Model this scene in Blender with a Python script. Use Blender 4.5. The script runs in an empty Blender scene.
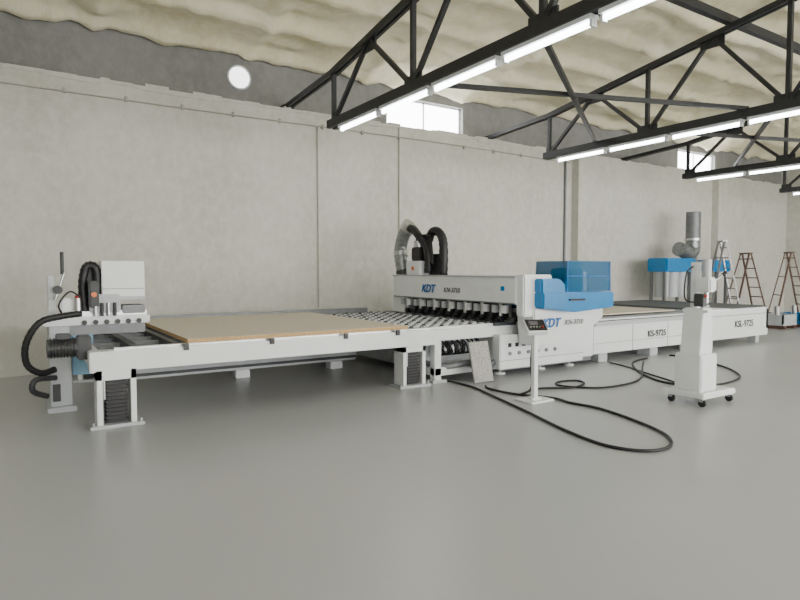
import bpy, bmesh, math, random
from mathutils import Vector, Matrix, noise
random.seed(4)
R = math.radians

# ------------------------------------------------------------------ materials
def nmat(name):
    m = bpy.data.materials.new(name); m.use_nodes = True
    nt = m.node_tree
    return m, nt, nt.nodes['Principled BSDF']

def mat(name, col, rough=.5, metal=0., var=0., vscale=8., bump=0., bscale=40., emis=None, es=0., alpha=1., trans=0.):
    m, nt, b = nmat(name)
    b.inputs['Base Color'].default_value = (*col, 1)
    b.inputs['Roughness'].default_value = rough
    b.inputs['Metallic'].default_value = metal
    tc = nt.nodes.new('ShaderNodeTexCoord')
    if var > 0:
        n = nt.nodes.new('ShaderNodeTexNoise'); n.inputs['Scale'].default_value = vscale; n.inputs['Detail'].default_value = 5
        nt.links.new(tc.outputs['Object'], n.inputs['Vector'])
        r = nt.nodes.new('ShaderNodeValToRGB')
        r.color_ramp.elements[0].position = .3; r.color_ramp.elements[1].position = .7
        r.color_ramp.elements[0].color = (*[c*(1-var) for c in col], 1)
        r.color_ramp.elements[1].color = (*[min(1, c*(1+var)) for c in col], 1)
        nt.links.new(n.outputs['Fac'], r.inputs['Fac']); nt.links.new(r.outputs['Color'], b.inputs['Base Color'])
    if bump > 0:
        n2 = nt.nodes.new('ShaderNodeTexNoise'); n2.inputs['Scale'].default_value = bscale; n2.inputs['Detail'].default_value = 4
        nt.links.new(tc.outputs['Object'], n2.inputs['Vector'])
        bp = nt.nodes.new('ShaderNodeBump'); bp.inputs['Strength'].default_value = bump; bp.inputs['Distance'].default_value = .02
        nt.links.new(n2.outputs['Fac'], bp.inputs['Height']); nt.links.new(bp.outputs['Normal'], b.inputs['Normal'])
    if emis:
        b.inputs['Emission Color'].default_value = (*emis, 1); b.inputs['Emission Strength'].default_value = es
    if alpha < 1: b.inputs['Alpha'].default_value = alpha
    if trans > 0: b.inputs['Transmission Weight'].default_value = trans
    return m

def plaster(name, c1, c2, c3, bump=.5, course=.35):
    m, nt, b = nmat(name)
    L = nt.links.new
    tc = nt.nodes.new('ShaderNodeTexCoord')
    mp = nt.nodes.new('ShaderNodeMapping'); mp.inputs['Scale'].default_value = (1, 1, .7)
    L(tc.outputs['Object'], mp.inputs['Vector'])
    n1 = nt.nodes.new('ShaderNodeTexNoise'); n1.inputs['Scale'].default_value = .55; n1.inputs['Detail'].default_value = 8; n1.inputs['Roughness'].default_value = .65
    n2 = nt.nodes.new('ShaderNodeTexNoise'); n2.inputs['Scale'].default_value = 7; n2.inputs['Detail'].default_value = 8; n2.inputs['Roughness'].default_value = .7
    L(mp.outputs[0], n1.inputs['Vector']); L(mp.outputs[0], n2.inputs['Vector'])
    r1 = nt.nodes.new('ShaderNodeValToRGB')
    r1.color_ramp.elements[0].position = .35; r1.color_ramp.elements[0].color = (*c1, 1)
    r1.color_ramp.elements[1].position = .68; r1.color_ramp.elements[1].color = (*c2, 1)
    L(n1.outputs['Fac'], r1.inputs['Fac'])
    r2 = nt.nodes.new('ShaderNodeValToRGB')
    r2.color_ramp.elements[0].position = .42; r2.color_ramp.elements[0].color = (0, 0, 0, 1)
    r2.color_ramp.elements[1].position = .66; r2.color_ramp.elements[1].color = (.6, .6, .6, 1)
    L(n2.outputs['Fac'], r2.inputs['Fac'])
    mx = nt.nodes.new('ShaderNodeMixRGB'); mx.inputs['Color2'].default_value = (*c3, 1)
    L(r2.outputs['Color'], mx.inputs['Fac']); L(r1.outputs['Color'], mx.inputs['Color1'])
    L(mx.outputs['Color'], b.inputs['Base Color'])
    b.inputs['Roughness'].default_value = .9
    w = nt.nodes.new('ShaderNodeTexWave'); w.bands_direction = 'Z'; w.inputs['Scale'].default_value = 1.2; w.inputs['Distortion'].default_value = .6; w.inputs['Detail'].default_value = 2
    L(tc.outputs['Object'], w.inputs['Vector'])
    a = nt.nodes.new('ShaderNodeMath'); a.operation = 'MULTIPLY_ADD'; a.inputs[1].default_value = course
    L(w.outputs['Fac'], a.inputs[0]); L(n2.outputs['Fac'], a.inputs[2])
    bp = nt.nodes.new('ShaderNodeBump'); bp.inputs['Strength'].default_value = bump; bp.inputs['Distance'].default_value = .025
    L(a.outputs[0], bp.inputs['Height']); L(bp.outputs['Normal'], b.inputs['Normal'])
    return m

M_wall = plaster('plaster_wall', (.49, .48, .43), (.60, .595, .545), (.67, .665, .62), .32)
M_upper = plaster('shaded_grey_plaster', (.20, .20, .195), (.26, .26, .255), (.30, .30, .29))  # grey upper wall, with the shade of the recess put into the colour
M_foam = plaster('spray_foam', (.76, .685, .43), (.91, .865, .66), (.95, .925, .78), .8, .1)

def floor_mat():
    m, nt, b = nmat('epoxy_floor'); L = nt.links.new
    tc = nt.nodes.new('ShaderNodeTexCoord')
    n1 = nt.nodes.new('ShaderNodeTexNoise'); n1.inputs['Scale'].default_value = .3; n1.inputs['Detail'].default_value = 5; n1.inputs['Roughness'].default_value = .55
    n2 = nt.nodes.new('ShaderNodeTexNoise'); n2.inputs['Scale'].default_value = 2.2; n2.inputs['Detail'].default_value = 8; n2.inputs['Roughness'].default_value = .7
    L(tc.outputs['Object'], n1.inputs['Vector']); L(tc.outputs['Object'], n2.inputs['Vector'])
    ad = nt.nodes.new('ShaderNodeMath'); ad.operation = 'MULTIPLY_ADD'; ad.inputs[1].default_value = .25
    L(n2.outputs['Fac'], ad.inputs[0]); L(n1.outputs['Fac'], ad.inputs[2])
    r = nt.nodes.new('ShaderNodeValToRGB')
    r.color_ramp.elements[0].position = .38; r.color_ramp.elements[0].color = (.375, .386, .395, 1)
    r.color_ramp.elements[1].position = .88; r.color_ramp.elements[1].color = (.425, .436, .445, 1)
    L(ad.outputs[0], r.inputs['Fac']); L(r.outputs['Color'], b.inputs['Base Color'])
    mr = nt.nodes.new('ShaderNodeMapRange'); mr.inputs['To Min'].default_value = .27; mr.inputs['To Max'].default_value = .37
    L(n2.outputs['Fac'], mr.inputs['Value']); L(mr.outputs[0], b.inputs['Roughness'])
    bp = nt.nodes.new('ShaderNodeBump'); bp.inputs['Strength'].default_value = .03; bp.inputs['Distance'].default_value = .02
    L(n2.outputs['Fac'], bp.inputs['Height']); L(bp.outputs['Normal'], b.inputs['Normal'])
    b.inputs['Specular IOR Level'].default_value = .45
    return m
M_floor = floor_mat()

def chip_mat(name, c1, c2):
    m, nt, b = nmat(name); L = nt.links.new
    tc = nt.nodes.new('ShaderNodeTexCoord')
    v = nt.nodes.new('ShaderNodeTexVoronoi'); v.inputs['Scale'].default_value = 60
    L(tc.outputs['Object'], v.inputs['Vector'])
    mx = nt.nodes.new('ShaderNodeMixRGB'); mx.inputs['Color1'].default_value = (*c1, 1); mx.inputs['Color2'].default_value = (*c2, 1)
    L(v.outputs['Color'], mx.inputs['Fac']); L(mx.outputs['Color'], b.inputs['Base Color']); b.inputs['Roughness'].default_value = .7
    return m
M_chip = chip_mat('chipboard_top', (.58, .52, .42), (.68, .63, .53))
M_chipe = chip_mat('chipboard_edge', (.42, .26, .11), (.56, .38, .18))
M_white = mat('white_paint', (.76, .78, .79), .35, var=.03, vscale=3)
M_grey = mat('light_grey_paint', (.46, .49, .51), .4, var=.04)
M_mid = mat('mid_grey_metal', (.18, .19, .20), .45, .3, var=.1)
M_dark = mat('dark_grey_metal', (.05, .052, .055), .5, .2, var=.15)
M_black = mat('black_rubber', (.010, .010, .012), .5, var=.2)
M_belt = mat('conveyor_belt', (.07, .078, .088), .6, var=.1)
M_blue = mat('blue_paint', (.0, .19, .48), .25, var=.05)
M_bluew = mat('blue_acrylic', (.0, .15, .34), .08, alpha=.5)
M_cyan = mat('pale_blue_tape', (.20, .38, .52), .5, var=.1)
M_steel = mat('brushed_steel', (.5, .51, .52), .3, .9, var=.1)
M_galv = mat('galvanised_duct', (.26, .275, .28), .35, .6, var=.3, vscale=14)
M_truss = mat('truss_black_paint', (.014, .015, .018), .5, var=.2, vscale=20)
M_tube = mat('fluorescent_tube', (1, 1, 1), .4, emis=(.93, .97, 1), es=14)
M_hous = mat('lamp_housing', (.7, .72, .74), .4, var=.02)
M_screen = mat('console_screen', (.05, .05, .06), .2, var=.1, emis=(.5, .45, .45), es=.15)
M_red = mat('red_plastic', (.5, .03, .02), .4, var=.05)
M_orange = mat('orange_mark', (.7, .17, .03), .4, var=.05)
M_brown = mat('rusty_brown_paint', (.12, .065, .05), .6, var=.3, vscale=20)
M_alu = mat('aluminium', (.3, .3, .3), .35, .7, var=.1)
M_bluet = mat('logo_blue', (.0, .12, .40), .4, var=.02)
M_pipe = mat('conduit', (.40, .39, .35), .6, var=.1)
M_slab = mat('terrazzo_slab', (.40, .39, .37), .6, var=.35, vscale=45)
M_vent = mat('vent_daylight_glow', (.95, .95, .95), .4, emis=(1, 1, 1), es=3.)  # emission stands in for daylight through the vent hole
M_block = mat('opaque_white_panel', (.85, .87, .88), .3, var=.02)  # opaque white, for the added panels that keep sky light out

# ------------------------------------------------------------------ builder
class G:
    def __init__(s, name, origin=(0, 0, 0)):
        s.o = Vector(origin); s.e = bpy.data.objects.new(name, None); s.e.empty_display_size = .2
        s.e.location = s.o; bpy.context.collection.objects.link(s.e); s.parts = {}
    def _put(s, part, t, m):
        bm, mats = s.parts.setdefault(part, (bmesh.new(), []))
        if m not in mats: mats.append(m)
        i = mats.index(m)
        for f in t.faces: f.material_index = i
        me = bpy.data.meshes.new('t'); t.to_mesh(me); t.free(); bm.from_mesh(me); bpy.data.meshes.remove(me)
    def box(s, part, x0, x1, y0, y1, z0, z1, m, bev=0., rot=None):
        t = bmesh.new(); bmesh.ops.create_cube(t, size=1)
        for v in t.verts: v.co = Vector((v.co.x*(x1-x0), v.co.y*(y1-y0), v.co.z*(z1-z0)))
        if bev > 0: bmesh.ops.bevel(t, geom=t.edges[:], offset=bev, segments=2, affect='EDGES')
        if rot: bmesh.ops.transform(t, matrix=rot.to_4x4(), verts=t.verts)
        bmesh.ops.translate(t, vec=Vector(((x0+x1)/2, (y0+y1)/2, (z0+z1)/2)), verts=t.verts)
        s._put(part, t, m)
    def cyl(s, part, p, q, r, m, r2=None, seg=20):
        p = Vector(p); q = Vector(q); d = q-p
        t = bmesh.new(); bmesh.ops.create_cone(t, cap_ends=True, segments=seg, radius1=r, radius2=r if r2 is None else r2, depth=d.length)
        for f in t.faces: f.smooth = len(f.verts) == 4
        for e in t.edges:
            if any(len(f.verts) != 4 for f in e.link_faces): e.smooth = False
        bmesh.ops.transform(t, matrix=Matrix.Translation((p+q)/2) @ d.to_track_quat('Z', 'Y').to_matrix().to_4x4(), verts=t.verts)
        s._put(part, t, m)
    def beam(s, part, p, q, w, h, m):
        p = Vector(p); q = Vector(q); d = q-p; x = d.normalized()
        up = Vector((0, 0, 1)) if abs(x.z) < .98 else Vector((1, 0, 0))
        y = up.cross(x).normalized(); z = x.cross(y)
        t = bmesh.new(); bmesh.ops.create_cube(t, size=1)
        c = (p+q)/2
        for v in t.verts: v.co = c + x*v.co.x*d.length + y*v.co.y*w + z*v.co.z*h
        s._put(part, t, m)
    def prism(s, part, poly, axis, a, b, m, bev=0.):
        t = bmesh.new()
        def P(u, v, w):
            return {'Y': (u, w, v), 'X': (w, u, v), 'Z': (u, v, w)}[axis]
        A = [t.verts.new(P(u, v, a)) for u, v in poly]; B = [t.verts.new(P(u, v, b)) for u, v in poly]
        t.faces.new(A); t.faces.new(B[::-1]); n = len(poly)
        for i in range(n): t.faces.new((A[i], B[i], B[(i+1) % n], A[(i+1) % n]))
        bmesh.ops.recalc_face_normals(t, faces=t.faces)
        if bev > 0: bmesh.ops.bevel(t, geom=t.edges[:], offset=bev, segments=2, affect='EDGES')
        s._put(part, t, m)
    def tube(s, part, pts, r, m, seg=10, sub=8, rib=0., ribn=2):
        P = [Vector(p) for p in pts]; pth = []
        for i in range(len(P)-1):
            p0 = P[max(i-1, 0)]; p1 = P[i]; p2 = P[i+1]; p3 = P[min(i+2, len(P)-1)]
            for k in range(sub):
                u = k/sub
                pth.append(.5*((2*p1)+(p2-p0)*u+(2*p0-5*p1+4*p2-p3)*u*u+(3*p1-p0-3*p2+p3)*u**3))
        pth.append(P[-1]); t = bmesh.new(); rings = []; nrm = None
        for i, p in enumerate(pth):
            tg = (pth[min(i+1, len(pth)-1)]-pth[max(i-1, 0)]).normalized()
            if nrm is None: nrm = tg.orthogonal().normalized()
            nrm = (nrm - tg*nrm.dot(tg)).normalized(); bn = tg.cross(nrm)
            rr = r*(1+(rib if (i//1) % ribn == 0 else 0))
            rings.append([t.verts.new(p+rr*(math.cos(6.28318*j/seg)*nrm+math.sin(6.28318*j/seg)*bn)) for j in range(seg)])
        for a, b in zip(rings, rings[1:]):
            for j in range(seg):
                f = t.faces.new((a[j], a[(j+1) % seg], b[(j+1) % seg], b[j])); f.smooth = True
        t.faces.new(rings[0][::-1]); t.faces.new(rings[-1])
        s._put(part, t, m)
    def text(s, part, st, loc, size, rot, m, shear=0., bold=.015):
        c = bpy.data.curves.new(part, 'FONT'); c.body = st; c.size = size; c.extrude = .002; c.shear = shear; c.offset = size*bold
        o = bpy.data.objects.new(part+'_c', c); bpy.context.collection.objects.link(o)
        bpy.context.view_layer.update()
        me = bpy.data.meshes.new_from_object(o.evaluated_get(bpy.context.evaluated_depsgraph_get()))
        bpy.data.objects.remove(o)
        me.materials.clear(); me.materials.append(m)
        t = bpy.data.objects.new(part, me); bpy.context.collection.objects.link(t)
        t.parent = s.e; t.location = Vector(loc)-s.o; t.rotation_euler = rot
    def done(s):
        for n, (bm, mats) in s.parts.items():
            me = bpy.data.meshes.new(n)
            bmesh.ops.translate(bm, vec=-s.o, verts=bm.verts)
            bm.to_mesh(me); bm.free()
            for m in mats: me.materials.append(m)
            o = bpy.data.objects.new(n, me); bpy.context.collection.objects.link(o); o.parent = s.e
        return s.e

def mesh_obj(name, bm, m):
    me = bpy.data.meshes.new(name); bm.to_mesh(me); bm.free(); me.materials.append(m)
    o = bpy.data.objects.new(name, me); bpy.context.collection.objects.link(o); return o

def boxes_obj(name, bl, m):
    bm = bmesh.new()
    for x0, x1, y0, y1, z0, z1 in bl:
        r = bmesh.ops.create_cube(bm, size=1)
        for v in r['verts']:
            v.co = Vector(((x0+x1)/2+v.co.x*(x1-x0), (y0+y1)/2+v.co.y*(y1-y0), (z0+z1)/2+v.co.z*(z1-z0)))
    return mesh_obj(name, bm, m)

# ------------------------------------------------------------------ shell
XL, XR, YF, YW = -6., 24.3, -9., 11.
boxes_obj('floor', [(XL-.3, XR+.3, YF-.3, YW+.6, -.2, 0)], M_floor)
WT = 4.75
bm = bmesh.new()
def addbox(bm, x0, x1, y0, y1, z0, z1):
    r = bmesh.ops.create_cube(bm, size=1)
    for v in r['verts']:
        v.co = Vector(((x0+x1)/2+v.co.x*(x1-x0), (y0+y1)/2+v.co.y*(y1-y0), (z0+z1)/2+v.co.z*(z1-z0)))
addbox(bm, XL, XR, YW, YW+.4, 0, WT)
for x0, x1, p in [(7.1, 8.5, .05), (12.6, 14.1, .22), (19.3, 20.7, .22)]:
    addbox(bm, x0, x1, YW-p, YW+.01, 0, WT-.03)
x = XL
while x < XR:
    w = random.uniform(.12, .5)
    addbox(bm, x, min(x+w, XR), YW-.015, YW+.25, WT-random.uniform(.03, .08), WT+random.uniform(.0, .05)); x += w
mesh_obj('wall_back', bm, M_wall)
ZE = 5.65
WINS = [(6.95, 9.05), (17.7, 19.8)]
ub = []; xs = XL
for a, b in WINS:
    ub.append((xs, a, YW+.22, YW+.4, WT, ZE+.1)); ub.append((a, b, YW+.22, YW+.4, 5.45, ZE+.1)); xs = b
ub.append((xs, XR, YW+.22, YW+.4, WT, ZE+.1))
boxes_obj('wall_back_clerestory', ub, M_upper)
for i, (a, b) in enumerate(WINS):
    g = G('window_%d' % (i+1), ((a+b)/2, YW+.3, WT))
    for z0, z1 in [(WT+.05, WT+.08), (5.42, 5.45)]: g.box('frame', a, b, YW+.33, YW+.37, z0, z1, M_white)
    for xx in (a+.02, (a+b)/2, b-.02): g.box('mullion', xx-.015, xx+.015, YW+.33, YW+.37, WT+.05, 5.45, M_white)
    g.done()
boxes_obj('wall_right', [(XR, XR+.3, YF, YW+.4, 0, 8)], M_wall)
boxes_obj('wall_left', [(XL-.3, XL, YF, YW+.4, 0, 8)], M_wall)
FW = [(-4.5+i*5.6, -4.5+i*5.6+4.2) for i in range(5)]
fb = [(XL, XR, YF-.3, YF, 0, 1.0), (XL, XR, YF-.3, YF, 4.3, 7)]
xs = XL
for i, (a, b) in enumerate(FW):
    fb.append((xs, a, YF-.3, YF, 1., 4.3)); xs = b
    g = G('window_%d' % (i+3), ((a+b)/2, YF-.2, 1.)); g.box('sky_block_panel', a, b, YF-.22, YF-.18, 1., 4.3, M_block); g.done()  # opaque panels added in the unseen window openings to block the sky
fb.append((xs, XR, YF-.3, YF, 1., 4.3))
boxes_obj('wall_front', fb, M_wall)
# roof
RY = 1.0; SL = .105
def roofz(y): return ZE+(YW+.2-y)*SL if y > RY else ZE+(YW+.2-RY)*SL-(RY-y)*SL
bm = bmesh.new(); nx, ny = 280, 230; V = []
for j in range(ny+1):
    y = YF-.3+(YW+.7-YF)*j/ny; row = []
    for i in range(nx+1):
        xx = XL-.2+(XR-XL+.4)*i/nx
        ph = (y % 1.17)/1.17
        rib = .15*math.exp(-((ph-.5)/.11)**2)
        px = (xx % 2.55)/2.55; rib2 = .07*math.exp(-((px-.5)/.05)**2)
        dz = rib+rib2+.09*noise.noise(Vector((xx*1.1, y*1.6, 0)))+.06*noise.noise(Vector((xx*4, y*4, 3)))
        row.append(bm.verts.new((xx, y, roofz(y)-dz+.1)))
    V.append(row)
for j in range(ny):
    for i in range(nx):
        f = bm.faces.new((V[j][i], V[j+1][i], V[j+1][i+1], V[j][i+1])); f.smooth = True
mesh_obj('ceiling', bm, M_foam)

g = G('round_wall_vent', (3.6, YW+.2, 5.25))
vx, vz = 3.69, 5.24
g.cyl('daylight_disc', (vx, YW+.22, vz), (vx, YW+.19, vz), .2, M_vent, seg=32)  # glowing disc on solid wall, imitating daylight in the opening
g.tube('rim', [(vx+.21*math.cos(t*.3927), YW+.19, vz+.21*math.sin(t*.3927)) for t in range(17)], .018, M_hous, sub=3)
g.done()

# ------------------------------------------------------------------ trusses
TS = .15
def tz(y):
    return 4.92+(9.1-y)*TS if y > RY else 4.92+(9.1-RY)*TS-(RY-y)*TS
TX = [4.6, 9.7, 14.8, 19.9]
ZB = 4.08
nodes = [9.1-1.17*i for i in range(14)]
for X in [-.5]+TX:
    g = G('steel_truss', (X, 1, ZB))
    ye = nodes[-1]
    g.box('bottom_chord', X-.09, X-.02, ye, 9.2, ZB-.065, ZB+.065, M_truss)
    g.box('bottom_chord', X+.02, X+.09, ye, 9.2, ZB-.065, ZB+.065, M_truss)
    for s in (-.045, .045):
        g.beam('top_chord', (X+s, YW+.1, 4.80), (X+s, 9.1, tz(9.1)), .05, .08, M_truss)
        g.beam('top_chord', (X+s, 9.1, tz(9.1)), (X+s, RY, tz(RY)), .05, .09, M_truss)
        g.beam('top_chord', (X+s, RY, tz(RY)), (X+s, ye, tz(ye)), .05, .09, M_truss)
    for i, y in enumerate(nodes):
        if i % 2 == 0:
            g.beam('vertical', (X, y, ZB), (X, y, tz(y)), .065, .065, M_truss)
            g.box('gusset', X-.012, X+.012, y-.2, y+.2 if i else y+.08, ZB-.05, ZB+.18, M_truss)
            if i+1 < len(nodes): g.beam('diagonal', (X, y, ZB+.03), (X, nodes[i+1], tz(nodes[i+1])), .06, .06, M_truss)
        else:
            g.box('gusset', X-.012, X+.012, y-.2, y+.2, tz(y)-.18, tz(y)+.02, M_truss)
            if i+1 < len(nodes): g.beam('diagonal', (X, y, tz(y)), (X, nodes[i+1], ZB+.03), .06, .06, M_truss)
    for y in nodes[4::2]: g.box('purlin_cleat', X-.04, X+.04, y-.04, y+.04, tz(y), roofz(y)+.05, M_truss)
    g.box('wall_bearing', X-.1, X+.1, YW-.0, YW+.22, WT-.0, WT+.08, M_truss)
    g.done()
    l = G('fluorescent_strip_light', (X, 1, ZB-.12)); y = 8.85
    while y > -5:
        l.box('housing', X-.06, X+.06, y-1.2, y, ZB-.11, ZB-.066, M_hous)
        l.cyl('tube', (X, y-.03, ZB-.14), (X, y-1.17, ZB-.14), .028, M_tube, seg=10)
        l.box('end_cap', X-.035, X+.035, y-.03, y, ZB-.175, ZB-.1, M_hous); l.box('end_cap', X-.035, X+.035, y-1.2, y-1.17, ZB-.175, ZB-.1, M_hous)
        y -= 1.29
    l.done()
g = G('roof_bracing', (10, 5, 4.1))
AX = TX+[XR]
for a, b in zip(AX, AX[1:]):
    g.beam('tie', (a, 6.76, ZB+.08), (b, 5.0, ZB+.08), .06, .06, M_truss)
    g.beam('tie', (a, 4.5, ZB+.08), (b, 7.9, ZB+.08), .06, .06, M_truss)
g.beam('ridge_runner', (XL, 5.3, 5.6), (XR, 5.3, 5.6), .10, .13, M_truss)
g.beam('ridge_runner', (XL, .9, tz(.9)), (XR, .9, tz(.9)), .10, .13, M_truss)
g.done()

g = G('wall_conduit', (0, YW, 4.4))
g.tube('line', [(XL, YW-.03, 4.5), (2, YW-.03, 4.47), (8, YW-.07, 4.5), (12.5, YW-.03, 4.47)], .012, M_pipe, seg=6)
x = -5.5
while x < 12: g.box('clip', x-.02, x+.02, YW-.05, YW, 4.45, 4.53, M_pipe); x += .9
g.cyl('drop', (5.18, YW-.03, 4.47), (5.18, YW-.03, .9), .013, M_pipe, seg=8)
g.cyl('drop', (12.3, YW-.04, 4.6), (12.3, YW-.04, 1.0), .03, M_mid, seg=8)
g.done()

# ------------------------------------------------------------------ panel loading table
g = G('panel_loading_table', (2.9, 8.6, 0))
TZ = .80
g.box('front_beam', .66, 5.1, 6.88, 7.08, .585, TZ, M_white, .008)
g.box('front_rail', .9, 5.05, 6.94, 7.02, TZ, TZ+.025, M_steel)
g.box('back_beam', .68, 5.1, 10.1, 10.24, .60, TZ, M_white, .008)
g.box('back_fence', 1.4, 5.9, 10.25, 10.33, TZ-.1, TZ+.11, M_mid, .01)
g.box('back_fence', 1.4, 5.9, 10.33, 10.4, TZ-.1, TZ+.03, M_grey)
for xx in (.68, 5.0): g.box('cross_beam', xx, xx+.09, 7.06, 10.12, .62, TZ, M_white, .006)
for i in range(9):
    xx = 1.1+i*.45; g.box('slat', xx, xx+.08, 7.06, 10.12, TZ-.09, TZ+.012, M_dark)
for i in range(6):
    yy = 7.45+i*.5; g.box('side_bar', .77, 5.0, yy, yy+.04, TZ-.08, TZ-.03, M_mid)
for xx in (1.6, 2.6, 3.6, 4.4):
    g.box('bracket', xx, xx+.05, 6.85, 6.89, .76, .83, M_dark)
def leg(x, y, w=.38):
    g.box('leg_frame', x, x+.055, y, y+.24, .03, .6, M_white, .004)
    g.box('leg_frame', x+w-.055, x+w, y, y+.24, .03, .6, M_white, .004)
    g.box('leg_frame', x, x+w, y, y+.24, .5, .6, M_white, .004)
    g.box('foot', x-.07, x+w+.07, y-.04, y+.28, .0, .035, M_grey, .004)
    for k in range(11):
        z = .05+k*.041; g.box('bellows', x+.085, x+w-.085, y+.03, y+.2, z, z+.026, M_black)
    g.box('bellows_core', x+.10, x+w-.10, y+.05, y+.19, .035, .5, M_dark)
    g.cyl('rack_bolt', (x+.07, y+.02, .3), (x+.07, y+.02, .5), .015, M_steel, seg=8)
    for sx in (x-.04, x+w+.04): g.cyl('foot_bolt', (sx, y, .035), (sx, y, .07), .014, M_steel, seg=8)
leg(.72, 6.86); leg(4.55, 6.92); leg(.8, 9.9); leg(4.55, 9.9)
for xx in (2.9, 4.5):
    g.box('mid_post', xx, xx+.1, 9.0, 9.1, .25, .62, M_white); g.box('mid_foot', xx-.06, xx+.16, 8.95, 9.15, 0, .12, M_white, .01)
g.box('floor_rail', 1.25, 4.95, 9.0, 9.12, .12, .26, M_grey, .008)
g.box('floor_rail', 1.25, 4.95, 8.97, 9.0, .16, .20, M_dark)
g.cyl('gear_motor', (.30, 7.22, .83), (.58, 7.22, .83), .095, M_dark)
for k in range(8): g.cyl('gear_motor', (.33+k*.03, 7.22, .83), (.342+k*.03, 7.22, .83), .108, M_black)
g.box('gearbox', .57, .71, 7.12, 7.32, .70, .95, M_dark, .015)
g.box('motor_terminal', .38, .52, 7.17, 7.27, .92, .98, M_dark, .01)
g.cyl('drive_shaft', (.64, 7.3, .82), (.64, 10.1, .82), .02, M_steel, seg=10)
g.done()

g = G('chipboard_sheet', (3.2, 8.6, TZ+.02))
z0 = TZ+.026
g.box('core', 1.66, 4.64, 6.95, 10.22, z0, z0+.045, M_chipe)
g.box('face', 1.662, 4.638, 6.952, 10.218, z0+.045, z0+.047, M_chip)
g.done()

# ------------------------------------------------------------------ drilling / positioning unit (left)
g = G('panel_drilling_machine', (.7, 8.2, 0))
g.box('column', .36, .58, 8.0, 8.5, .05, 1.0, M_grey, .01)
g.box('column_foot', .32, .62, 7.9, 8.6, 0, .06, M_grey, .008)
g.box('service_panel', .59, .82, 8.05, 8.4, .40, .98, M_cyan, .01)
g.box('column_cap', .38, .46, 7.97, 8.0, .12, .32, M_dark)
g.box('arm', .3, 1.45, 7.95, 8.45, 1.0, 1.1, M_white, .012)
g.box('arm_lower', .56, 1.4, 8.0, 8.1, .88, 1.0, M_mid, .008)
for k in range(6): g.cyl('guide_roller', (.72+k*.12, 7.93, 1.03), (.72+k*.12, 7.97, 1.03), .03, M_dark, seg=12)
g.box('slide', .7, 1.42, 8.0, 8.35, 1.1, 1.16, M_steel, .005)
g.box('carriage', .78, 1.12, 7.95, 8.35, 1.14, 1.36, M_grey, .015)
g.box('carriage_side', 1.14, 1.4, 7.98, 8.3, 1.12, 1.22, M_mid, .01)
g.box('head_housing', .92, 1.40, 7.98, 8.38, 1.32, 1.76, M_white, .008)
g.box('housing_seam', .93, 1.39, 7.974, 7.98, 1.42, 1.427, M_mid)
g.box('housing_lip', .92, 1.40, 7.94, 8.38, 1.29, 1.33, M_grey, .005)
g.tube('cable_chain', [(.74, 8.05, 1.15), (.72, 8.05, 1.45), (.76, 8.05, 1.68), (.86, 8.05, 1.68), (.88, 8.05, 1.45), (.87, 8.05, 1.2)], .045, M_black, seg=6, rib=.18)
g.box('chain_guard', .75, .86, 8.1, 8.2, 1.14, 1.66, M_dark, .01)
g.box('spindle_motor', .77, .88, 7.9, 8.0, 1.2, 1.52, M_dark, .02)
g.cyl('warning_plate', (.825, 7.885, 1.36), (.825, 7.9, 1.36), .03, M_orange)
for k in range(4): g.cyl('drill_spindle', (.84+k*.07, 7.93, 1.1), (.84+k*.07, 7.93, 1.26), .02, M_dark if k % 2 else M_steel, seg=10)
g.box('left_bracket', .36, .43, 8.05, 8.2, 1.1, 1.58, M_grey, .01)
g.box('left_bracket', .48, .61, 8.0, 8.2, 1.1, 1.32, M_white, .02)
g.cyl('lever', (.43, 8.0, 1.3), (.53, 8.0, 1.62), .014, M_steel)
g.cyl('lever', (.51, 8.0, 1.6), (.51, 8.0, 1.86), .02, M_dark)
g.cyl('knob', (.46, 7.98, 1.42), (.46, 8.05, 1.42), .05, M_dark)
g.cyl('air_filter', (.66, 7.98, 1.12), (.66, 7.98, 1.32), .04, M_steel)
g.cyl('red_knob', (.66, 7.98, 1.32), (.66, 7.98, 1.35), .03, M_red)
g.tube('hose', [(.68, 7.9, 1.14), (.46, 7.82, 1.12), (.26, 7.8, 1.06), (.13, 7.82, .84), (.13, 7.85, .6), (.26, 7.9, .48), (.41, 7.97, .5)], .034, M_black, rib=.12)
g.tube('hose', [(.32, 7.95, .2), (.18, 7.8, .3), (.21, 7.8, .42), (.41, 7.97, .40)], .03, M_dark, rib=.12)
g.tube('wire', [(.51, 7.97, 1.12), (.46, 7.9, 1.25), (.58, 7.92, 1.4), (.71, 7.95, 1.3)], .01, M_black, seg=6)
g.done()

# ------------------------------------------------------------------ CNC router
g = G('cnc_router', (7., 8.5, 0))
YB = 6.98
g.box('base_body', 6.35, 8.6, YB, 10.2, .14, .78, M_white, .01)
g.box('base_plinth', 6.45, 8.6, YB+.05, 10.1, .06, .14, M_mid)
g.box('bed_top', 6.3, 8.6, YB+.02, 10.2, .78, .83, M_belt)
g.box('bay_back', 5.25, 6.35, 7.5, 10.2, .12, .68, M_grey)
g.box('bay_sill', 5.15, 6.4, 7.0, 7.5, .10, .22, M_white, .01)
g.box('bay_post', 5.15, 5.27, 7.0, 7.12, 0, .78, M_white, .008)
g.box('bay_lintel', 5.15, 6.5, 6.97, 7.1, .62, .78, M_white, .008)
for k, yy in enumerate([7.0, 9.9]): g.box('bay_foot', 5.1, 5.35, yy-.03, yy+.25, 0, .04, M_grey)
for k in range(12):
    xx = 5.36+k*.07
    g.tube('air_line', [(xx, 7.42, .66), (xx+random.uniform(-.05, .05), 7.2, .55), (xx+random.uniform(-.1, .1), 7.15, .4), (xx+.04, 7.42, .33)], .012, M_black, seg=6, sub=5)
g.box('valve_block', 5.42, 5.98, 7.35, 7.5, .34, .52, M_dark, .01)
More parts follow.
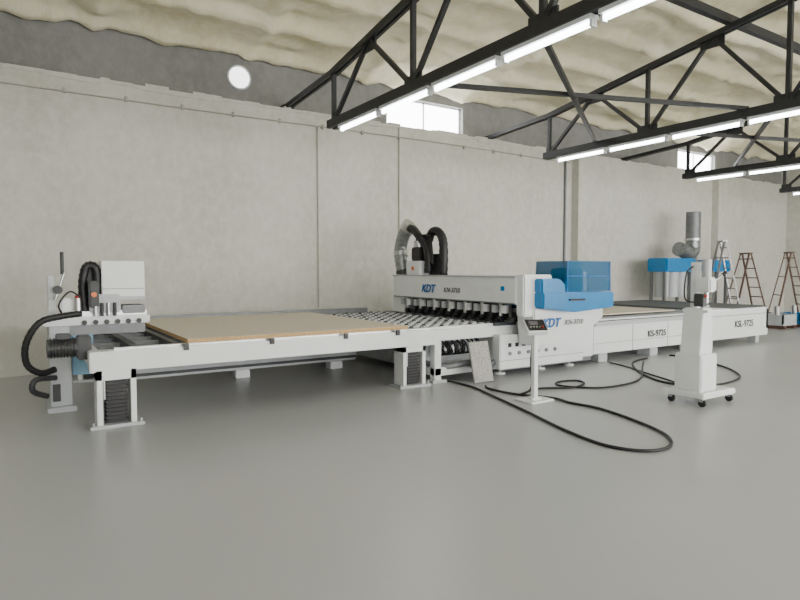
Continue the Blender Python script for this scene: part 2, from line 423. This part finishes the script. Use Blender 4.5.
for k in range(7): g.box('valve', 5.45+k*.075, 5.50+k*.075, 7.28, 7.36, .36, .5, M_steel if k % 2 else M_black)
g.tube('vacuum_hose', [(5.05, 7.6, .35), (5.3, 7.1, .22), (5.7, 6.93, .26), (6.1, 6.93, .2), (6.45, 7.0, .28)], .045, M_mid, rib=.1)
g.prism('front_cowl', [(6.25, .12), (8.15, .12), (8.15, .5), (7.55, .62), (6.25, .66)], 'Y', 6.82, YB+.02, M_white, .012)
for k in range(7):
    xx = 6.42+k*.15
    g.box('vent_slot', xx, xx+.06, 6.808, 6.822, .46, .52, M_black)
for k in range(6):
    g.cyl('port', (6.45+k*.2, 6.80, .36), (6.45+k*.2, 6.83, .36), .03, M_mid, seg=14)
g.box('cowl_seam', 6.26, 8.14, 6.812, 6.822, .25, .256, M_mid)
for xx in (6.5, 7.4, 8.1):
    g.cyl('levelling_foot', (xx, 7.1, 0), (xx, 7.1, .03), .09, M_white); g.cyl('levelling_foot', (xx, 7.1, .03), (xx, 7.1, .15), .03, M_steel)
for xx in (4.74, 5.25, 5.75, 6.2): g.box('roller_frame', xx, xx+.06, 7.0, 10.2, .70, .765, M_grey)
for k in range(16):
    yy = 7.04+k*.2
    g.box('roller_bar', 4.72, 6.3, yy, yy+.03, .765, .82, M_white)
    g.box('roller_bar', 4.72, 6.3, yy+.075, yy+.105, .765, .82, M_white)
    for j in range(9):
        xx = 4.80+j*.18
        if xx < 6.3: g.cyl('wheel', (xx, yy+.033, .81), (xx, yy+.072, .81), .035, M_mid if (j+k) % 3 else M_black, seg=12)
# gantry
g.box('gantry_beam', 6.36, 6.95, 6.6, 10.05, 1.13, 1.55, M_white, .015)
g.box('gantry_cap', 6.34, 6.96, 6.6, 10.05, 1.535, 1.56, M_grey, .006)
g.box('gantry_trim', 6.352, 6.362, 6.62, 10.0, 1.13, 1.15, M_mid)
g.box('gantry_end_column', 6.45, 7.2, 9.75, 10.2, .78, 1.2, M_white, .01)
g.box('gantry_front_block', 6.38, 6.98, 6.45, 6.62, .95, 1.58, M_white, .02)
g.box('gantry_front_column', 6.75, 8.1, 6.6, 7.1, .72, 1.2, M_grey, .01)
for k in range(14):
    yy = 6.82+k*.22
    g.cyl('press_cylinder', (6.46, yy, .93), (6.46, yy, 1.14), .028, M_steel if k % 2 else M_dark, seg=14)
    g.cyl('press_wheel', (6.46, yy-.04, .88), (6.46, yy+.04, .88), .042, M_black, seg=16)
    g.box('press_clip', 6.40, 6.52, yy+.06, yy+.15, .98, 1.10, M_grey if k % 2 else M_white, .005)
g.box('press_rail', 6.50, 6.58, 6.7, 10., 1.0, 1.06, M_mid)
g.box('dark_curtain', 6.66, 6.70, 6.9, 9.8, .84, 1.14, M_black)
g.text('logo', 'KDT', (6.348, 9.05, 1.25), .20, (R(90), 0, R(-90)), M_bluet, .25, .03)
g.text('logo_number', 'KN-3710', (6.348, 8.38, 1.265), .12, (R(90), 0, R(-90)), M_mid, .2)
g.box('small_label', 6.345, 6.36, 6.85, 6.92, 1.33, 1.4, M_blue)
g.prism('head_skirt', [(6.55, 1.08), (8.15, 1.06), (8.15, .88), (7.62, .55), (6.62, .50)], 'Y', 6.42, 6.8, M_white, .02)
g.prism('head_cover', [(6.60, 1.08), (7.3, 1.00), (8.22, 1.05), (8.22, 1.30), (6.60, 1.32)], 'Y', 6.27, 7.1, M_blue, .02)
g.prism('head_cover_rear', [(6.60, 1.30), (7.12, 1.30), (7.10, 1.44), (6.98, 1.52), (6.60, 1.52)], 'Y', 6.30, 7.08, M_blue, .02)
# translucent hood: thin acrylic panels around the spindle
g.prism('head_window', [(7.05, 1.31), (8.21, 1.31), (8.19, 1.79), (7.18, 1.79), (7.15, 1.52)], 'Y', 6.33, 6.342, M_bluew)
g.prism('head_window', [(7.05, 1.31), (8.21, 1.31), (8.19, 1.79), (7.18, 1.79), (7.15, 1.52)], 'Y', 6.97, 6.982, M_bluew)
g.box('head_window', 7.17, 8.19, 6.34, 6.975, 1.78, 1.79, M_bluew)
g.box('head_window', 8.19, 8.20, 6.34, 6.975, 1.31, 1.79, M_bluew)
g.box('head_window', 7.16, 7.17, 6.34, 6.975, 1.45, 1.79, M_bluew)
g.box('head_inner', 7.35, 7.75, 6.5, 6.85, 1.3, 1.68, M_dark, .02)
g.box('head_inner', 7.20, 8.15, 6.86, 6.95, 1.3, 1.60, M_mid, .01)
g.cyl('head_spindle', (7.95, 6.7, 1.3), (7.95, 6.7, 1.62), .09, M_steel)
g.box('head_window_seam', 7.16, 8.19, 6.32, 6.332, 1.55, 1.562, M_bluet)
for xx in (7.17, 8.17): g.box('head_window_seam', xx, xx+.015, 6.322, 6.33, 1.31, 1.79, M_bluet)
g.box('handle', 7.15, 7.5, 6.24, 6.275, 1.18, 1.21, M_black, .004)
g.text('logo_front', 'KDT', (6.72, 6.405, .78), .19, (R(90), 0, 0), M_bluet, .25, .03)
g.text('logo_front_number', 'KN-3710', (7.22, 6.405, .80), .11, (R(90), 0, 0), M_mid, .2)
# dust extraction assembly above the far end of the beam
g.box('spindle_carriage', 6.38, 6.85, 9.15, 9.62, 1.56, 1.82, M_white, .02)
g.box('spindle_motor', 6.42, 6.7, 9.2, 9.5, 1.82, 2.08, M_black, .02)
g.cyl('spindle_cap', (6.5, 9.35, 2.08), (6.5, 9.35, 2.2), .1, M_steel)
g.tube('extraction_duct', [(6.5, 9.85, 1.5), (6.45, 9.9, 1.85), (6.5, 9.98, 2.1), (6.5, 9.85, 2.35), (6.55, 9.7, 2.52)], .12, M_galv, seg=16, rib=.08)
g.cyl('duct_collar', (6.5, 9.85, 1.56), (6.48, 9.87, 1.66), .15, M_dark)
g.cyl('duct_collar', (6.47, 9.93, 1.92), (6.48, 9.95, 2.0), .145, M_steel)
g.cyl('duct_collar', (6.52, 9.8, 2.43), (6.55, 9.7, 2.54), .15, M_steel)
g.tube('cable_chain', [(6.6, 9.2, 1.6), (6.6, 9.22, 2.05), (6.6, 9.08, 2.34), (6.6, 8.86, 2.34), (6.6, 8.72, 2.12), (6.6, 8.72, 1.56)], .075, M_black, seg=8, rib=.15)
g.tube('dust_hose', [(6.5, 9.7, 2.46), (6.48, 9.5, 2.42), (6.45, 9.3, 2.3), (6.5, 9.12, 2.1), (6.5, 9.05, 1.9), (6.5, 9.05, 1.6)], .07, M_black, seg=12, rib=.12)
for k in range(6):
    g.tube('loose_wire', [(6.45+k*.04, 9.3, 2.0), (6.42+k*.03, 9.3-k*.06, 2.25), (6.5, 9.0+k*.05, 2.25), (6.5, 8.9, 1.75)], .018, M_black, seg=6)
g.box('chain_tray', 6.6, 6.75, 8.8, 9.2, 1.56, 1.95, M_dark, .01)
g.cyl('warning_sticker', (6.372, 9.38, 1.68), (6.382, 9.38, 1.68), .04, M_orange)
# spoilboard bed (long)
g.box('bed_side', 8.6, 11.95, YB, 10.2, .16, .78, M_white, .01)
g.box('bed_side_rail', 8.6, 11.95, YB-.05, YB, .66, .72, M_grey, .005)
g.box('bed_side_rail', 8.6, 11.95, YB-.03, YB, .735, .75, M_dark)
g.box('bed_seam', 8.6, 11.95, YB-.006, YB, .34, .346, M_mid)
for xx in (9.7, 10.8): g.box('bed_seam', xx, xx+.006, YB-.006, YB, .16, .64, M_mid)
g.box('bed_deck', 8.6, 11.95, YB, 10.2, .78, .81, M_mid)
g.box('spoilboard', 8.4, 11.2, 7.1, 10.1, .83, .85, M_chip)
for xx in (8.9, 10.4, 11.8):
    g.box('bed_foot', xx-.12, xx+.12, 7.0, 7.3, 0, .16, M_grey, .01); g.box('bed_foot', xx-.12, xx+.12, 9.9, 10.1, 0, .16, M_grey, .01)
g.box('far_fence', 7.3, 11.9, 10.2, 10.28, .7, .92, M_grey)
g.text('bed_label', 'KS-9725', (10.15, YB-.012, .38), .17, (R(90), 0, 0), M_dark)
g.done()

g = G('outfeed_conveyor', (13.3, 8.6, 0))
g.box('side_frame', 12.05, 14.7, YB, YB+.1, .16, .80, M_white, .01)
g.box('side_frame', 12.05, 14.7, 10.1, 10.2, .2, .80, M_white, .01)
g.box('end_frame', 14.6, 14.7, YB, 10.2, .3, .78, M_white, .01)
g.box('end_frame', 12.05, 12.15, YB, 10.2, .3, .78, M_white, .01)
g.box('belt', 12.08, 14.68, YB+.06, 10.15, .78, .835, M_belt, .01)
g.cyl('end_roller', (14.7, YB+.05, .77), (14.7, 10.15, .77), .055, M_belt)
for xx in (12.3, 14.2):
    g.box('leg', xx, xx+.15, YB+.02, YB+.2, .0, .22, M_grey); g.box('leg', xx, xx+.15, 9.9, 10.1, 0, .22, M_grey)
g.text('conveyor_label', 'KSL-9725', (13.25, YB-.006, .40), .2, (R(90), 0, 0), M_dark)
g.box('side_seam', 12.06, 14.69, YB-.006, YB, .66, .67, M_mid)
g.done()

# ------------------------------------------------------------------ control pedestal
g = G('control_pedestal', (5.5, 5.37, 0))
cx, cy = 5.52, 5.38
g.box('base', cx-.2, cx+.2, cy-.16, cy+.16, 0, .025, M_white, .01)
g.prism('base_riser', [(cx-.07, cy-.05), (cx+.07, cy-.05), (cx+.07, cy+.05), (cx-.07, cy+.05)], 'Z', .025, .045, M_white)
g.box('post', cx-.035, cx+.035, cy-.03, cy+.03, .04, .90, M_white, .006)
rt = Matrix.Rotation(R(-20), 3, 'Z') @ Matrix.Rotation(R(40), 3, 'X')
g.box('console', cx-.14, cx+.14, cy-.11, cy+.11, .89, .97, M_white, .012, rt)
n = rt @ Vector((0, 0, 1)); c = Vector((cx, cy, .93))+n*.042
g.box('screen', c.x-.125, c.x+.125, c.y-.095, c.y+.095, c.z-.004, c.z+.004, M_black, 0, rt)
c2 = c+n*.005+rt @ Vector((-.03, .03, 0)); g.box('display', c2.x-.06, c2.x+.06, c2.y-.035, c2.y+.035, c2.z-.003, c2.z+.003, M_screen, 0, rt)
for k in range(5):
    c3 = c+n*.004+rt @ Vector((-.09+k*.04, -.045, 0)); g.cyl('button', c3, c3+n*.014, .012, M_red if k == 4 else M_steel, seg=12)
g.tube('cable', [(cx, cy+.03, .84), (cx+.03, cy+.1, .5), (cx+.02, cy+.08, .15), (cx+.05, cy+.3, .02)], .01, M_black, seg=6)
g.done()

# ------------------------------------------------------------------ mobile drilling stand (right)
sx, sy = 7.25, 4.22
g = G('mobile_hinge_boring_machine', (sx, sy, 0))
for dx in (-.3, .3):
    for dy in (-.2, .2):
        g.cyl('caster', (sx+dx-.015, sy+dy, .045), (sx+dx+.015, sy+dy, .045), .045, M_black, seg=16)
        g.box('caster_fork', sx+dx-.025, sx+dx+.025, sy+dy-.02, sy+dy+.03, .06, .1, M_steel)
g.box('base_plate', sx-.36, sx+.36, sy-.25, sy+.25, .1, .17, M_white, .012)
g.box('cabinet', sx-.30, sx+.06, sy-.17, sy+.17, .17, .62, M_white, .012)
g.box('cabinet_door', sx-.27, sx+.03, sy-.176, sy-.17, .2, .58, M_white)
g.prism('column', [(sx-.26, .62), (sx+.02, .62), (sx-.0, 1.18), (sx-.2, 1.18)], 'Y', sy-.13, sy+.13, M_white, .01)
g.box('work_shelf', sx-.2, sx+.33, sy-.18, sy+.15, 1.13, 1.165, M_white, .005)
g.box('shelf_stop', sx+.2, sx+.33, sy+.1, sy+.15, 1.165, 1.2, M_steel)
g.box('head_post', sx-.06, sx+.03, sy+.04, sy+.13, 1.165, 1.75, M_white, .008)
g.box('drill_head', sx-.09, sx+.07, sy-.14, sy+.06, 1.38, 1.56, M_white, .02)
g.cyl('drill_motor', (sx-.01, sy-.05, 1.56), (sx-.01, sy-.05, 1.78), .055, M_grey)
g.cyl('quill', (sx-.01, sy-.05, 1.24), (sx-.01, sy-.05, 1.38), .03, M_steel)
g.cyl('hand_lever', (sx+.05, sy-.05, 1.46), (sx+.24, sy-.12, 1.6), .01, M_steel); g.cyl('lever_knob', (sx+.23, sy-.12, 1.59), (sx+.27, sy-.135, 1.62), .022, M_black)
g.box('control_box', sx-.17, sx-.07, sy-.1, sy+.02, 1.2, 1.36, M_dark, .01)
g.cyl('red_button', (sx-.12, sy-.1, 1.33), (sx-.12, sy-.12, 1.33), .018, M_red)
g.tube('air_hose', [(sx-.05, sy+.1, 1.7), (sx-.2, sy+.1, 1.6), (sx-.22, sy+.1, 1.3), (sx-.16, sy, 1.25)], .01, M_black, seg=6)
g.box('side_bracket', sx-.0, sx+.12, sy-.06, sy+.06, .95, 1.13, M_grey, .01)
g.done()

# ------------------------------------------------------------------ dust collector behind the bed
g = G('dust_collector', (16.3, 9.9, 0))
g.box('blue_manifold', 14.9, 16.3, 9.7, 10.3, 1.6, 1.98, M_blue, .03)
g.box('blue_hopper', 17.35, 18.5, 9.9, 10.4, 1.6, 1.95, M_blue, .03)
g.beam('linking_pipe', (16.3, 10., 1.85), (17.4, 10.1, 1.85), .12, .12, M_galv)
for xx, yy in [(14.97, 9.8), (16.2, 9.8), (14.97, 10.2), (16.2, 10.2), (17.45, 10.), (18.4, 10.), (17.45, 10.3), (18.4, 10.3)]: g.box('leg', xx-.035, xx+.035, yy-.035, yy+.035, 0, 1.62, M_mid)
g.cyl('drum_upper', (16.6, 10., 2.55), (16.6, 10., 3.32), .2, M_mid, seg=24)
g.cyl('drum_band', (16.6, 10., 2.5), (16.6, 10., 2.56), .23, M_steel, seg=24)
g.tube('silver_elbow', [(16.6, 10., 2.5), (16.6, 10., 2.25), (16.4, 10., 2.12), (16.15, 10., 2.2), (15.9, 10., 2.25)], .19, M_galv, seg=16, rib=.07)
g.cyl('riser', (16.6, 10., .0), (16.6, 10., 2.3), .12, M_galv)
for xx in (15.15, 15.6, 16.0): g.cyl('dust_drum', (xx, 10., .9), (xx, 10., 1.6), .17, M_grey, r2=.19)
g.done()

def ladder(name, x, y, h, w, spread, m, rungs=8, yaw=0.):
    g = G(name, (x, y, 0)); c = Matrix.Rotation(yaw, 3, 'Z')
    def P(a, b, z): v = c @ Vector((a, b, 0)); return (x+v.x, y+v.y, z)
    for s in (-1, 1):
        g.beam('front_rail', P(s*w/2*1.2, -spread/2, 0), P(s*w/2*.75, 0, h), .05, .03, m)
        g.beam('rear_rail', P(s*w/2*1.2, spread/2, 0), P(s*w/2*.75, .05, h), .05, .03, m)
    for i in range(1, rungs+1):
        f = i/(rungs+.6); ww = w/2*(1.2-.45*f)
        g.beam('rung', P(-ww, -spread/2*(1-f), h*f), P(ww, -spread/2*(1-f), h*f), .07, .03, m)
        if i % 2: g.beam('rear_rung', P(-ww, spread/2*(1-f)+.02, h*f), P(ww, spread/2*(1-f)+.02, h*f), .03, .03, m)
    g.beam('top_cap', P(-w*.4, .02, h), P(w*.4, .02, h), .14, .04, m)
    g.done()
ladder('step_ladder', 16.75, 9.2, 2.45, .5, 1.0, M_alu, 8, yaw=.9)
ladder('step_ladder', 18.6, 9.5, 2.15, .6, 1.1, M_brown, 7, yaw=1.0)
ladder('step_ladder', 20.5, 9.15, 2.2, .6, 1.0, M_brown, 7, yaw=.8)
g = G('storage_crate', (19, 8.2, 0))
for i, (a, b) in enumerate([(17.9, 18.7), (18.9, 19.6)]):
    m = [M_grey, M_blue][i]
    g.box('bottom', a, b, 8.1, 8.7, .1, .14, m); g.box('side', a, b, 8.1, 8.14, .14, .4, m); g.box('side', a, b, 8.66, 8.7, .14, .4, m)
    g.box('side', a, a+.04, 8.1, 8.7, .14, .4, m); g.box('side', b-.04, b, 8.1, 8.7, .14, .4, m)
    for xx in (a+.1, b-.16): g.box('skid', xx, xx+.08, 8.1, 8.7, 0, .1, M_brown)
    for k in range(3): g.cyl('offcut', (a+.15+k*.15, 8.3+k*.1, .14), (a+.2+k*.15, 8.35+k*.1, .62), .04, M_mid if k % 2 else M_white)
g.done()

g = G('stone_sample_slab', (5.72, 6.7, 0))
rt = Matrix.Rotation(R(-14), 3, 'X')
g.box('slab', 5.60, 5.96, 6.70, 6.73, .005, .6, M_slab, .003, rt)
g.done()

def cable(pts, r=.016):
    g = G('floor_power_cable', (pts[0][0], pts[0][1], 0)); g.tube('cable', [(a, b, r) for a, b in pts], r, M_black, seg=8, sub=10); g.done()
cable([(5.35, 7.3), (5.39, 6.5), (5.2, 5.75), (4.95, 4.9), (4.72, 4.18), (4.62, 3.6), (4.78, 3.28), (5.1, 3.25), (5.42, 3.5), (5.65, 4.0), (5.8, 4.6), (5.75, 5.0), (5.78, 5.3), (5.55, 5.75), (5.5, 6.2), (5.6, 6.4)])
cable([(5.62, 5.72), (6.1, 5.85), (6.5, 5.65), (6.9, 5.75), (7.0, 5.98), (6.7, 6.05), (6.5, 5.85), (6.8, 5.45), (7.4, 5.4), (8.0, 5.6), (8.9, 6.2), (9.5, 6.6)], .014)
cable([(9.9, 6.8), (9.2, 6.6), (8.5, 6.0), (8.0, 5.3), (8.05, 4.85), (8.5, 4.65), (9.3, 4.8), (9.95, 5.3), (10.3, 5.8), (10.6, 6.3), (10.6, 6.8)])
cable([(8.9, 6.85), (8.7, 6.3), (8.4, 5.7), (8.1, 5.1), (7.7, 4.75), (7.4, 4.6)], .012)

# ------------------------------------------------------------------ light
w = bpy.data.worlds.new('World'); bpy.context.scene.world = w; w.use_nodes = True
bg = w.node_tree.nodes['Background']
sky = w.node_tree.nodes.new('ShaderNodeTexSky'); sky.sky_type = 'HOSEK_WILKIE'
sky.sun_direction = Vector((-.5, -.6, .6)).normalized(); sky.turbidity = 6
mx = w.node_tree.nodes.new('ShaderNodeMixRGB'); mx.inputs['Fac'].default_value = .8; mx.inputs['Color2'].default_value = (1, 1, 1, 1)
w.node_tree.links.new(sky.outputs[0], mx.inputs['Color1']); w.node_tree.links.new(mx.outputs[0], bg.inputs['Color'])
bg.inputs['Strength'].default_value = 16
for (a, b), en in zip(FW, (320, 540, 770, 880, 880)):
    l = bpy.data.lights.new('daylight_fill', 'AREA'); l.shape = 'RECTANGLE'; l.size = b-a; l.size_y = 3.3; l.energy = en; l.color = (1, .985, .955)  # fill area lights added as daylight at assumed windows behind the camera
    o = bpy.data.objects.new('daylight_fill', l); bpy.context.collection.objects.link(o)
    o.location = ((a+b)/2, YF-.05, 2.65); o.rotation_euler = (R(90), 0, 0)
# camera
cam = bpy.data.cameras.new('camera'); co = bpy.data.objects.new('camera', cam); bpy.context.collection.objects.link(co)
cam.lens = 27; cam.sensor_width = 36; cam.clip_end = 200
co.location = (0, 0, 1.65); co.rotation_euler = (R(90-2.86), 0, R(-33))
bpy.context.scene.camera = co
